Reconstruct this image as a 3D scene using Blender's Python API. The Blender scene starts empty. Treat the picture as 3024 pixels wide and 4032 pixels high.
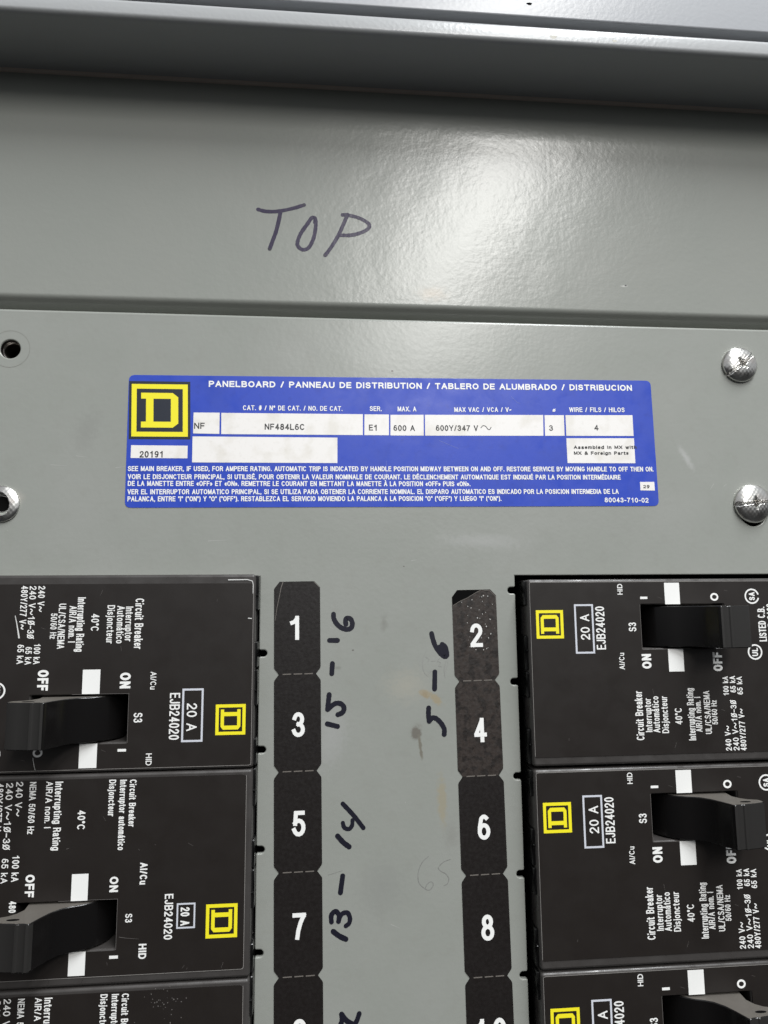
import bpy, bmesh, math, random
from mathutils import Vector, Matrix

# ------------------------------------------------------------------ camera, world, lamps
# Panel coordinates are millimetres: x to the right, y up, z out of the panel
# towards the viewer.  They are laid into the world as (x, -z, y) / 1000.
MM = 0.001
def Wd(x, y, z=0.0):
    return Vector((x * MM, -z * MM, y * MM))
scene = bpy.context.scene
col = scene.collection

F_PX, CX, CY = 2800.0, 1512.0, 2016.0
ANG = (0.134110708, -0.0884141776, -0.00872975566)
CAM = (-10.1049, -11.7424, 199.3599)
def rot_xyz(a, b, c):
    return Matrix.Rotation(c, 3, 'Z') @ Matrix.Rotation(b, 3, 'Y') @ Matrix.Rotation(a, 3, 'X')
RC = rot_xyz(*ANG)
TOW = Matrix(((1, 0, 0), (0, 0, -1), (0, 1, 0)))
cam_data = bpy.data.cameras.new('camera')
cam = bpy.data.objects.new('camera', cam_data)
col.objects.link(cam)
cam.matrix_world = Matrix.Translation(Wd(*CAM)) @ (TOW @ RC).to_4x4()
cam_data.sensor_fit = 'VERTICAL'
cam_data.sensor_height = 36.0
cam_data.lens = F_PX / 4032.0 * 36.0
cam_data.clip_start = 0.005
cam_data.clip_end = 50.0
scene.camera = cam

def P(u, v, z=0.0):
    """where the sight line through a photo pixel meets the plane z (mm)"""
    d = RC @ Vector(((u - CX) / F_PX, -(v - CY) / F_PX, -1.0))
    t = (z - CAM[2]) / d.z
    return (CAM[0] + t * d.x, CAM[1] + t * d.y)

world = bpy.data.worlds.new('World')
scene.world = world
world.use_nodes = True
bg = world.node_tree.nodes['Background']
# plain room: pale ceiling half, dim floor half
wt = world.node_tree
w_tc = wt.nodes.new('ShaderNodeTexCoord'); w_sep = wt.nodes.new('ShaderNodeSeparateXYZ'); w_mr = wt.nodes.new('ShaderNodeMapRange')
wt.links.new(w_tc.outputs['Generated'], w_sep.inputs[0]); wt.links.new(w_sep.outputs['Z'], w_mr.inputs[0])
w_mr.inputs[1].default_value = -0.04; w_mr.inputs[2].default_value = 0.12; w_mr.inputs[3].default_value = 0.03; w_mr.inputs[4].default_value = 0.50
wt.links.new(w_mr.outputs[0], bg.inputs[1])
bg.inputs[0].default_value = (0.95, 0.97, 1.0, 1)

def area_lamp(name, x, y, z, sx, sz, power, colr, yaw=0.0, tilt=0.0):
    l = bpy.data.lights.new(name, 'AREA')
    l.shape = 'RECTANGLE'; l.size = sx; l.size_y = sz
    l.energy = power; l.color = colr
    o = bpy.data.objects.new(name, l); col.objects.link(o)
    o.location = (x, -z, y)
    o.rotation_euler = (tilt, 0, yaw)
    return o
# long ceiling fixture in front of the panel; a broad one nearer the wall
area_lamp('ceiling_lamp', 0.57, 1.50, 3.05, 0.19, 2.20, 86, (1.0, 0.985, 0.955), yaw=-0.09)
area_lamp('ceiling_lamp', 0.52, 1.50, 0.92, 0.22, 1.15, 46, (0.96, 0.985, 1.0))

scene.view_settings.view_transform = 'Standard'
scene.view_settings.look = 'None'
scene.view_settings.exposure = 0.0
scene.view_settings.gamma = 1.0

# ------------------------------------------------------------------ materials
def mat(name, base, rough=0.4, metal=0.0, bump=None, mottle=None, stains=None, spec=0.5, coat=0.0, rough_var=None):
    m = bpy.data.materials.new(name); m.use_nodes = True
    nt = m.node_tree; b = nt.nodes['Principled BSDF']
    b.inputs['Base Color'].default_value = (*base, 1)
    b.inputs['Roughness'].default_value = rough
    b.inputs['Metallic'].default_value = metal
    b.inputs['Specular IOR Level'].default_value = spec
    b.inputs['Coat Weight'].default_value = coat
    tc = nt.nodes.new('ShaderNodeTexCoord')
    L = nt.links.new
    colour = None
    def noise(scale, detail=2.0, dist=0.0, vec=None):
        n = nt.nodes.new('ShaderNodeTexNoise'); n.inputs['Scale'].default_value = scale
        n.inputs['Detail'].default_value = detail; n.inputs['Distortion'].default_value = dist
        L(vec or tc.outputs['Object'], n.inputs['Vector']); return n
    def ramp(src, p0, p1, c0=(0, 0, 0), c1=(1, 1, 1)):
        r = nt.nodes.new('ShaderNodeValToRGB')
        r.color_ramp.elements[0].position = p0; r.color_ramp.elements[0].color = (*c0, 1)
        r.color_ramp.elements[1].position = p1; r.color_ramp.elements[1].color = (*c1, 1)
        L(src, r.inputs[0]); return r
    def mix(fac, a, bb, mode='MIX'):
        x = nt.nodes.new('ShaderNodeMix'); x.data_type = 'RGBA'; x.blend_type = mode
        if isinstance(fac, float): x.inputs[0].default_value = fac
        else: L(fac, x.inputs[0])
        for v, i in ((a, 6), (bb, 7)):
            if isinstance(v, tuple): x.inputs[i].default_value = (*v, 1)
            else: L(v, x.inputs[i])
        return x.outputs[2]
    if mottle:
        for (scale, p0, p1, c2, amt) in mottle:
            r = ramp(noise(scale, 4).outputs[0], p0, p1)
            mm = nt.nodes.new('ShaderNodeMath'); mm.operation = 'MULTIPLY'; mm.inputs[1].default_value = amt
            L(r.outputs[0], mm.inputs[0])
            colour = mix(mm.outputs[0], colour or base, c2)
    if stains:
        # smudges with a place and a ragged outline of their own (x, y, rx, ry mm, colour, strength, tilt)
        for (x, y, rx, ry, c2, amt, tl) in stains:
            mp = nt.nodes.new('ShaderNodeMapping'); mp.vector_type = 'TEXTURE'
            mp.inputs['Location'].default_value = (x * MM, 0, y * MM)
            mp.inputs['Rotation'].default_value = (0, tl, 0)
            mp.inputs['Scale'].default_value = (rx * MM, 1, ry * MM)
            L(tc.outputs['Object'], mp.inputs['Vector'])
            g = nt.nodes.new('ShaderNodeTexGradient'); g.gradient_type = 'SPHERICAL'
            L(mp.outputs[0], g.inputs[0])
            n = noise(700, 5, 0.6)
            s = nt.nodes.new('ShaderNodeMath'); s.operation = 'MULTIPLY_ADD'
            L(n.outputs[0], s.inputs[0]); s.inputs[1].default_value = 1.6; s.inputs[2].default_value = -0.95
            a = nt.nodes.new('ShaderNodeMath'); a.operation = 'ADD'
            L(g.outputs['Fac'], a.inputs[0]); L(s.outputs[0], a.inputs[1])
            k = nt.nodes.new('ShaderNodeMath'); k.operation = 'MULTIPLY'
            L(g.outputs['Fac'], k.inputs[0]); L(ramp(a.outputs[0], 0.0, 0.5).outputs[0], k.inputs[1])
            k2 = nt.nodes.new('ShaderNodeMath'); k2.operation = 'MULTIPLY'; k2.use_clamp = True
            L(k.outputs[0], k2.inputs[0]); k2.inputs[1].default_value = amt * 2
            colour = mix(k2.outputs[0], colour or base, c2)
    if colour: L(colour, b.inputs['Base Color'])
    if rough_var:
        sc_, r0, r1 = rough_var
        mr = nt.nodes.new('ShaderNodeMapRange'); L(noise(sc_, 4, 0.4).outputs[0], mr.inputs[0])
        mr.inputs[1].default_value = 0.35; mr.inputs[2].default_value = 0.65
        mr.inputs[3].default_value = r0; mr.inputs[4].default_value = r1
        L(mr.outputs[0], b.inputs['Roughness'])
    if bump:
        prev = None
        for (scale, detail, strength, dist) in bump:
            bp_ = nt.nodes.new('ShaderNodeBump')
            bp_.inputs['Strength'].default_value = strength; bp_.inputs['Distance'].default_value = dist
            L(noise(scale, detail).outputs[0], bp_.inputs['Height'])
            if prev: L(prev.outputs[0], bp_.inputs['Normal'])
            prev = bp_
        L(prev.outputs[0], b.inputs['Normal'])
    return m

GREY = (0.288, 0.300, 0.274)
peel = [(720, 1.3, 0.4, 0.00006)]
BROWN = (0.30, 0.25, 0.17)
def sp(u, v, ru, rv, c2, amt, tl=0.0):
    x, y = P(u, v); return (x, y, ru / 15.4, rv / 15.4, c2, amt, tl)
deck_stains = [
    sp(1672, 2732, 40, 22, BROWN, 1.6, 0.5), sp(1715, 2752, 60, 26, (0.32, 0.28, 0.20), 1.1, 0.7),
    sp(1640, 2885, 36, 46, (0.17, 0.16, 0.14), 1.1, 0.2), sp(1655, 2940, 12, 90, (0.19, 0.18, 0.15), 0.9, -0.12),
    sp(1740, 3150, 32, 160, (0.31, 0.29, 0.225), 0.9, -0.05), sp(1600, 2700, 160, 120, (0.36, 0.35, 0.30), 0.35),
    sp(1512, 2455, 26, 60, (0.22, 0.22, 0.20), 0.35), sp(1780, 3290, 60, 90, (0.24, 0.24, 0.22), 0.25),
    sp(1545, 1461, 9, 7, (0.10, 0.09, 0.08), 1.0), sp(60, 1960, 60, 60, (0.40, 0.38, 0.34), 0.35),
    sp(1300, 2900, 120, 240, (0.34, 0.345, 0.33), 0.5, 0.2), sp(1500, 3500, 170, 200, (0.25, 0.255, 0.24), 0.25, 0.4),
    sp(1900, 2130, 300, 60, (0.37, 0.375, 0.36), 0.4, 0.05), sp(340, 1700, 90, 160, (0.25, 0.255, 0.235), 0.3, 0.3), sp(2700, 1800, 26, 110, (0.40, 0.405, 0.39), 0.5, -0.5),
    sp(1590, 2230, 7, 5, (0.12, 0.11, 0.1), 0.9), sp(1390, 2560, 8, 5, (0.14, 0.13, 0.12), 0.8), sp(1330, 2630, 30, 14, (0.2, 0.2, 0.18), 0.35),
    sp(780, 2330, 500, 26, (0.36, 0.36, 0.34), 0.25)]
M_deck = mat('grey_enamel', GREY, 0.27, bump=peel + [(60, 1, 0.25, 0.0004)], stains=deck_stains,
             mottle=[(35, 0.40, 0.75, (0.33, 0.335, 0.315), 0.5), (260, 0.52, 0.8, (0.25, 0.25, 0.225), 0.25)])
M_upper = mat('grey_enamel_orange_peel', GREY, 0.25, bump=[(720, 1.6, 0.5, 0.00007), (70, 1, 0.3, 0.0004)],
              mottle=[(30, 0.40, 0.75, (0.32, 0.32, 0.295), 0.4)],
              stains=[sp(2455, 1130, 26, 8, (0.5, 0.5, 0.47), 0.8), sp(1700, 1160, 120, 60, (0.36, 0.32, 0.26), 0.5),
                      sp(2460, 1128, 8, 6, (0.08, 0.08, 0.08), 0.9)])
M_frame = mat('grey_frame_enamel', (0.40, 0.41, 0.415), 0.28, bump=[(900, 1.5, 0.6, 0.00007)],
              mottle=[(120, 0.5, 0.75, (0.40, 0.41, 0.42), 0.4)])
M_edge = mat('worn_edge_metal', (0.45, 0.45, 0.43), 0.3, 0.6)
M_black = mat('black_plastic', (0.050, 0.046, 0.044), 0.38, bump=[(500, 3, 0.12, 0.00004)], rough_var=(220, 0.25, 0.5))
M_gloss = mat('glossy_black_plastic', (0.009, 0.009, 0.009), 0.22, bump=[(300, 3, 0.1, 0.00004)], rough_var=(150, 0.13, 0.30))
M_face = mat('dark_faceplate', (0.0155, 0.0125, 0.0110), 0.36, bump=[(1500, 3, 0.25, 0.00002)], rough_var=(140, 0.37, 0.43),
             mottle=[(400, 0.55, 0.75, (0.018, 0.015, 0.0135), 0.4)])
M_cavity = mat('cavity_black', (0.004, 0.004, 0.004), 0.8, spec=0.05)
M_arm = mat('polished_black_arm', (0.006, 0.0055, 0.0055), 0.20, spec=0.42, bump=[(300, 2, 0.08, 0.00004)])
M_matte = mat('matte_side_moulding', (0.11, 0.10, 0.088), 0.55, bump=[(600, 4, 0.3, 0.00004)], mottle=[(300, 0.45, 0.7, (0.12, 0.11, 0.095), 0.6)])  # paler matte tone for the side faces of the handles
M_tip = mat('textured_black_grip', (0.022, 0.021, 0.020), 0.42, bump=[(900, 4, 0.4, 0.00004)])
M_white = mat('white_print', (0.88, 0.88, 0.86), 0.45)
M_plate_white = mat('soiled_white_field', (0.86, 0.835, 0.81), 0.4,
                    mottle=[(160, 0.50, 0.66, (0.62, 0.58, 0.49), 0.35), (900, 0.55, 0.72, (0.62, 0.6, 0.55), 0.2)])
M_silver = mat('pale_frame_print', (0.62, 0.64, 0.70), 0.4)
M_yellow = mat('yellow_print', (0.90, 0.80, 0.02), 0.45)
M_blue = mat('blue_label_film', (0.019, 0.060, 0.47), 0.36, bump=[(700, 3, 0.3, 0.00003)], rough_var=(150, 0.3, 0.5),
             mottle=[(110, 0.50, 0.72, (0.024, 0.060, 0.41), 0.6), (500, 0.55, 0.8, (0.016, 0.042, 0.34), 0.5)])
M_navy = mat('navy_print', (0.012, 0.017, 0.03), 0.4)
M_ink = mat('grey_black_print', (0.035, 0.035, 0.035), 0.5)
M_strip = mat('dark_number_film', (0.011, 0.0088, 0.0082), 0.42, bump=[(900, 3, 0.35, 0.00010)], rough_var=(1100, 0.36, 0.46),
              mottle=[(700, 0.48, 0.70, (0.014, 0.0112, 0.0105), 0.4)])
M_strip2 = mat('scuffed_number_film', (0.036, 0.028, 0.024), 0.42, bump=[(800, 3, 0.7, 0.00010)], rough_var=(1000, 0.34, 0.5),
              mottle=[(900, 0.45, 0.62, (0.022, 0.018, 0.016), 0.7), (420, 0.53, 0.58, (0.012, 0.010, 0.009), 0.75)])
M_marker = mat('black_marker_ink', (0.011, 0.011, 0.020), 0.35)
M_marker_faded = mat('faded_violet_marker', (0.036, 0.028, 0.062), 0.3, spec=0.3, bump=[(1000, 1.2, 0.6, 0.00006)],
                     mottle=[(250, 0.45, 0.65, (0.055, 0.045, 0.085), 0.5)])
M_pencil = mat('pencil_line', (0.20, 0.20, 0.19), 0.5)
M_zinc = mat('zinc_screw', (0.66, 0.66, 0.64), 0.30, 1.0, bump=[(600, 3, 0.2, 0.00006)], rough_var=(300, 0.24, 0.4),
             mottle=[(450, 0.45, 0.7, (0.56, 0.50, 0.46), 0.5)])
M_zinc_dark = mat('dark_steel', (0.10, 0.09, 0.085), 0.4, 1.0)
M_scratch = mat('bright_scratch', (0.55, 0.55, 0.53), 0.4)

# ------------------------------------------------------------------ object helpers
def link(name, me, m, parent=None, smooth=False):
    if m and not me.materials: me.materials.append(m)
    if smooth:
        for p in me.polygons: p.use_smooth = True
    o = bpy.data.objects.new(name, me); col.objects.link(o)
    if parent: o.parent = parent
    return o
def from_bm(name, bm, m, parent=None, smooth=False):
    for v in bm.verts: v.co = Wd(*v.co)
    bmesh.ops.recalc_face_normals(bm, faces=bm.faces)
    me = bpy.data.meshes.new(name); bm.to_mesh(me); bm.free()
    return link(name, me, m, parent, smooth)
def from_data(name, vs, fs, m, parent=None, smooth=False):
    me = bpy.data.meshes.new(name)
    me.from_pydata([Wd(*v) for v in vs], [], fs); me.update()
    return link(name, me, m, parent, smooth)
def thing(name, label, cat, x=0, y=0, z=0, rot=0.0, group=None, kind=None):
    o = bpy.data.objects.new(name, None); col.objects.link(o)
    o.empty_display_size = 0.01
    o.location = Wd(x, y, z); o.rotation_euler = (0, -rot, 0)   # turn about the panel normal
    o['label'] = label
    if cat: o['category'] = cat
    if group: o['group'] = group
    if kind: o['kind'] = kind
    return o
def box(name, x0, x1, y0, y1, z0, z1, m, parent=None, bevel=0.0, seg=2):
    bm = bmesh.new()
    vs = [bm.verts.new((x, y, z)) for z in (z0, z1) for y in (y0, y1) for x in (x0, x1)]
    for f in ((0, 1, 3, 2), (4, 5, 7, 6), (0, 1, 5, 4), (2, 3, 7, 6), (0, 2, 6, 4), (1, 3, 7, 5)):
        bm.faces.new([vs[i] for i in f])
    if bevel: bmesh.ops.bevel(bm, geom=list(bm.edges), offset=bevel, segments=seg, affect='EDGES', profile=0.5)
    return from_bm(name, bm, m, parent, False)
def prism(name, pts, z0, z1, m, parent=None, bevel=0.0):
    bm = bmesh.new()
    a = [bm.verts.new((x, y, z0)) for x, y in pts]; b = [bm.verts.new((x, y, z1)) for x, y in pts]
    n = len(pts)
    bm.faces.new(a); top = bm.faces.new(b)
    for i in range(n): bm.faces.new((a[i], a[(i + 1) % n], b[(i + 1) % n], b[i]))
    if bevel: bmesh.ops.bevel(bm, geom=list(top.edges), offset=bevel, segments=2, affect='EDGES', profile=0.5)
    return from_bm(name, bm, m, parent)
def extrude_profile(name, prof, x0, x1, m, parent=None, axis='x', smooth=False, closed=False):
    """prof: list of (a, z); swept along x (a = y) or along y (a = x)"""
    vs = []
    for e in (x0, x1):
        for a, z in prof: vs.append((e, a, z) if axis == 'x' else (a, e, z))
    n = len(prof); fs = []
    for i in range(n if closed else n - 1):
        j = (i + 1) % n; fs.append((i, j, n + j, n + i))
    if closed: fs += [tuple(range(n)), tuple(range(n, 2 * n))]
    bm = bmesh.new(); bv = [bm.verts.new(v) for v in vs]
    for f in fs: bm.faces.new([bv[i] for i in f])
    o = from_bm(name, bm, m, parent)
    if smooth:
        for p in o.data.polygons:
            if len(p.vertices) == 4: p.use_smooth = True
        o.data.set_sharp_from_angle(angle=math.radians(38))
    return o
def sheet(name, loops, z0, z1, m, parent=None, bevel=0.0, res=2):
    """flat plate with holes: first loop outline, others holes; rounded front edges"""
    cu = bpy.data.curves.new(name, 'CURVE'); cu.dimensions = '2D'; cu.fill_mode = 'BOTH'
    cu.extrude = (z1 - z0) / 2 - bevel; cu.bevel_depth = bevel; cu.bevel_resolution = res; cu.offset = -bevel
    for lp in loops:
        s = cu.splines.new('POLY'); s.points.add(len(lp) - 1); s.use_cyclic_u = True
        for p, (x, y) in zip(s.points, lp): p.co = (x, y, 0, 1)
    t = bpy.data.objects.new(name, cu); col.objects.link(t)
    dg = bpy.context.evaluated_depsgraph_get(); dg.update()
    me = bpy.data.meshes.new_from_object(t.evaluated_get(dg))
    bpy.data.objects.remove(t); bpy.data.curves.remove(cu)
    zc = (z0 + z1) / 2
    for v in me.vertices: v.co = Wd(v.co.x, v.co.y, v.co.z + zc)
    me.materials.clear()
    me.set_sharp_from_angle(angle=math.radians(40))
    return link(name, me, m, parent)
def rrect(x0, x1, y0, y1, r, n=5):
    pts = []
    for cx, cy, a in ((x1 - r, y1 - r, 0), (x0 + r, y1 - r, 90), (x0 + r, y0 + r, 180), (x1 - r, y0 + r, 270)):
        for i in range(n + 1):
            t = math.radians(a + 90 * i / n); pts.append((cx + r * math.cos(t), cy + r * math.sin(t)))
    return pts
def circ(cx, cy, r, n=40): return [(cx + r * math.cos(2 * math.pi * i / n), cy + r * math.sin(2 * math.pi * i / n)) for i in range(n)]

# ------------------------------------------------------------------ lettering
def A(cx, cy, rx, ry, a0, a1, n=12):
    return [(cx + rx * math.cos(math.radians(a0 + (a1 - a0) * i / n)), cy + ry * math.sin(math.radians(a0 + (a1 - a0) * i / n))) for i in range(n + 1)]
def EL(cx, cy, rx, ry): return A(cx, cy, rx, ry, 90, 450, 24)
G = {
 ' ': (.22, []),
 '0': (.5, [EL(.25, .5, .25, .5)]), '1': (.5, [[(.33, 0), (.33, 1)], [(.08, .76), (.2, .8), (.31, .95)]]),
 '2': (.5, [A(.25, .73, .24, .27, 175, -38) + [(.03, .08), (.01, 0)], [(.0, 0), (.5, 0)]]),
 '3': (.5, [A(.24, .755, .21, .245, 165, -85), A(.24, .26, .25, .26, 88, -165)]),
 '4': (.52, [[(.38, 0), (.38, 1)], [(.35, .93), (.06, .37)], [(.02, .27), (.54, .27)]]),
 '5': (.5, [[(.46, 1), (.09, 1), (.05, .5)], A(.24, .32, .26, .32, 138, -160)]),
 '6': (.5, [EL(.255, .295, .245, .295), A(.27, .58, .24, .42, 58, 130) + [(.02, .5), (.01, .3)]]),
 '7': (.5, [[(0, 1), (.5, 1)], [(.49, .98), (.32, .66), (.2, .3), (.15, 0)]]),
 '8': (.5, [EL(.25, .77, .2, .23), EL(.25, .27, .25, .27)]),
 '9': (.5, [EL(.245, .705, .245, .295), A(.23, .42, .24, .42, 238, 310) + [(.48, .5), (.49, .68)]]),
 'A': (.66, [[(0, 0), (.33, 1), (.66, 0)], [(.12, .33), (.54, .33)]]),
 'B': (.6, [[(0, 0), (0, 1), (.32, 1)] + A(.33, .76, .22, .24, 80, -80) + [(.3, .52), (.02, .52)], [(.3, .52), (.34, .52)] + A(.34, .26, .25, .26, 80, -90) + [(0, 0)]]),
 'C': (.66, [A(.33, .5, .33, .5, 48, 312, 20)]),
 'D': (.62, [[(0, 0), (0, 1), (.26, 1)] + A(.26, .5, .36, .5, 80, -80) + [(.24, 0), (0, 0)]]),
 'E': (.52, [[(.52, 1), (0, 1), (0, 0), (.54, 0)], [(.02, .52), (.48, .52)]]),
 'F': (.5, [[(.5, 1), (0, 1), (0, 0)], [(.02, .5), (.44, .5)]]),
 'G': (.68, [A(.34, .5, .34, .5, 48, 330, 20) + [(.66, .44), (.4, .44)]]),
 'H': (.6, [[(0, 0), (0, 1)], [(.6, 0), (.6, 1)], [(.02, .52), (.58, .52)]]),
 'I': (.0, [[(0, 0), (0, 1)]]),
 'J': (.44, [[(.44, 1), (.44, .25)] + A(.22, .22, .22, .22, -5, -180)]),
 'K': (.6, [[(0, 0), (0, 1)], [(.58, 1), (.02, .36)], [(.2, .56), (.6, 0)]]),
 'L': (.48, [[(0, 1), (0, 0), (.48, 0)]]),
 'M': (.72, [[(0, 0), (0, 1), (.04, 1), (.36, .06), (.68, 1), (.72, 1), (.72, 0)]]),
 'N': (.6, [[(0, 0), (0, 1), (.03, 1), (.57, 0), (.6, 0), (.6, 1)]]),
 'O': (.7, [EL(.35, .5, .35, .5)]),
 'P': (.56, [[(0, 0), (0, 1), (.3, 1)] + A(.3, .74, .26, .26, 80, -80) + [(.28, .47), (.02, .47)]]),
 'Q': (.7, [EL(.35, .5, .35, .5), [(.42, .25), (.68, -.02)]]),
 'R': (.6, [[(0, 0), (0, 1), (.32, 1)] + A(.32, .75, .25, .25, 80, -80) + [(.3, .49), (.02, .49)], [(.34, .47), (.5, .38), (.54, .1), (.6, 0)]]),
 'S': (.58, [A(.29, .755, .25, .245, 20, 250, 14) + A(.29, .265, .28, .265, 75, -160, 14)]),
 'T': (.6, [[(0, 1), (.6, 1)], [(.3, 0), (.3, .98)]]),
 'U': (.6, [[(0, 1), (0, .3)] + A(.3, .3, .3, .3, 185, 355) + [(.6, .3), (.6, 1)]]),
 'V': (.62, [[(0, 1), (.31, 0), (.62, 1)]]),
 'W': (.9, [[(0, 1), (.22, 0), (.45, 1), (.68, 0), (.9, 1)]]),
 'X': (.6, [[(0, 0), (.6, 1)], [(0, 1), (.6, 0)]]),
 'Y': (.62, [[(.31, 0), (.31, .42), (0, 1)], [(.31, .42), (.62, 1)]]),
 'Z': (.56, [[(0, 1), (.56, 1), (0, 0), (.56, 0)]]),
 'a': (.46, [A(.22, .5, .2, .22, 160, 10) + [(.42, .45), (.42, .1), (.46, 0)], [(.4, .42), (.2, .39)] + A(.19, .2, .19, .2, 100, 300) + [(.41, .18)]]),
 'b': (.48, [[(0, 0), (0, 1)], EL(.24, .36, .24, .36)]),
 'c': (.44, [A(.23, .36, .23, .36, 50, 310, 14)]),
 'd': (.48, [[(.48, 0), (.48, 1)], EL(.24, .36, .24, .36)]),
 'e': (.46, [[(.08, .38), (.38, .38)], A(.23, .36, .23, .36, 3, 320, 16)]),
 'f': (.26, [[(.1, 0), (.1, .85), (.16, .98), (.28, 1)], [(0, .7), (.25, .7)]]),
 'g': (.48, [EL(.24, .36, .24, .36), [(.48, .7), (.48, -.05)] + A(.25, -.08, .23, .2, 0, -165)]),
 'h': (.44, [[(0, 0), (0, 1)], [(0, .42)] + A(.22, .46, .22, .26, 160, 0) + [(.44, 0)]]),
 'i': (.0, [[(0, 0), (0, .6)], [(0, .95), (0, 1)]]),
 'j': (.1, [[(.08, .7), (.08, -.12), (.02, -.24), (-.06, -.25)], [(.08, .95), (.08, 1)]]),
 'k': (.44, [[(0, 0), (0, 1)], [(.42, .7), (.02, .28)], [(.16, .42), (.44, 0)]]),
 'l': (.0, [[(0, 0), (0, 1)]]),
 'm': (.72, [[(0, 0), (0, .7)], [(0, .45)] + A(.18, .5, .18, .22, 160, 0) + [(.36, 0)], [(.36, .45)] + A(.54, .5, .18, .22, 160, 0) + [(.72, 0)]]),
 'n': (.44, [[(0, 0), (0, .7)], [(0, .42)] + A(.22, .46, .22, .26, 160, 0) + [(.44, 0)]]),
 'o': (.48, [EL(.24, .36, .24, .36)]),
 'p': (.48, [[(0, -.26), (0, .7)], EL(.24, .36, .24, .36)]),
 'r': (.26, [[(0, 0), (0, .7)], [(0, .4), (.06, .6), (.16, .7), (.27, .7)]]),
 's': (.42, [A(.21, .54, .18, .18, 25, 250) + A(.21, .18, .2, .18, 70, -160)]),
 't': (.26, [[(.1, .92), (.1, .12), (.16, .0), (.27, .0)], [(0, .7), (.26, .7)]]),
 'u': (.44, [[(0, .7), (0, .25)] + A(.22, .25, .22, .25, 185, 350) + [(.44, .28)], [(.44, 0), (.44, .7)]]),
 'w': (.66, [[(0, .7), (.17, 0), (.33, .7), (.49, 0), (.66, .7)]]),
 'y': (.44, [[(0, .7), (.22, .05)], [(.44, .7), (.18, -.12), (.08, -.26), (-.02, -.26)]]),
 'z': (.4, [[(0, .7), (.4, .7), (0, 0), (.4, 0)]]),
 '.': (.0, [[(0, 0), (0, .03)]]), ',': (.04, [[(.04, .03), (.0, -.14)]]),
 ':': (.0, [[(0, 0), (0, .03)], [(0, .6), (0, .63)]]),
 '/': (.3, [[(0, 0), (.3, 1)]]), '-': (.26, [[(0, .4), (.26, .4)]]), '–': (.4, [[(0, .42), (.4, .42)]]),
 '#': (.5, [[(.1, 0), (.2, 1)], [(.32, 0), (.42, 1)], [(0, .34), (.5, .34)], [(.02, .68), (.52, .68)]]),
 '°': (.2, [EL(.1, .86, .1, .14)]), '"': (.14, [[(0, .78), (0, 1)], [(.14, .78), (.14, 1)]]),
 '«': (.36, [[(.16, .6), (0, .35), (.16, .1)], [(.36, .6), (.2, .35), (.36, .1)]]),
 '»': (.36, [[(0, .6), (.16, .35), (0, .1)], [(.2, .6), (.36, .35), (.2, .1)]]),
 '(': (.14, [A(.3, .4, .3, .7, 125, 235, 8)]), ')': (.14, [A(-.16, .4, .3, .7, 55, -55, 8)]),
 '&': (.62, [[(.62, 0), (.14, .72)] + A(.28, .82, .15, .18, 200, -20) + [(.3, .5)] + A(.22, .25, .22, .25, 110, 320) + [(.58, .45)]]),
 '~': (.34, [[(0, .36), (.06, .46), (.14, .46), (.2, .38), (.27, .38), (.34, .48)]]),
 '∿': (.95, [[(0, .3), (.06, .45), (.16, .56), (.28, .57), (.42, .46), (.55, .34), (.68, .28), (.8, .34), (.88, .45), (.93, .58)]]),
 'Ø': (.54, [EL(.27, .5, .27, .5), [(-.04, -.04), (.58, 1.04)]]), 'ø': (.44, [EL(.22, .3, .2, .28), [(0, 0), (.44, .62)]]),
 'º': (.24, [EL(.12, .82, .12, .18)]),
}
def accent(base, rise, pts): w, s = G[base]; return (w, s + [pts])
G['É'] = accent('E', 0, [(.2, 1.14), (.34, 1.28)]); G['À'] = accent('A', 0, [(.26, 1.28), (.38, 1.14)])
G['á'] = accent('a', 0, [(.2, .86), (.3, 1.02)])

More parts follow.
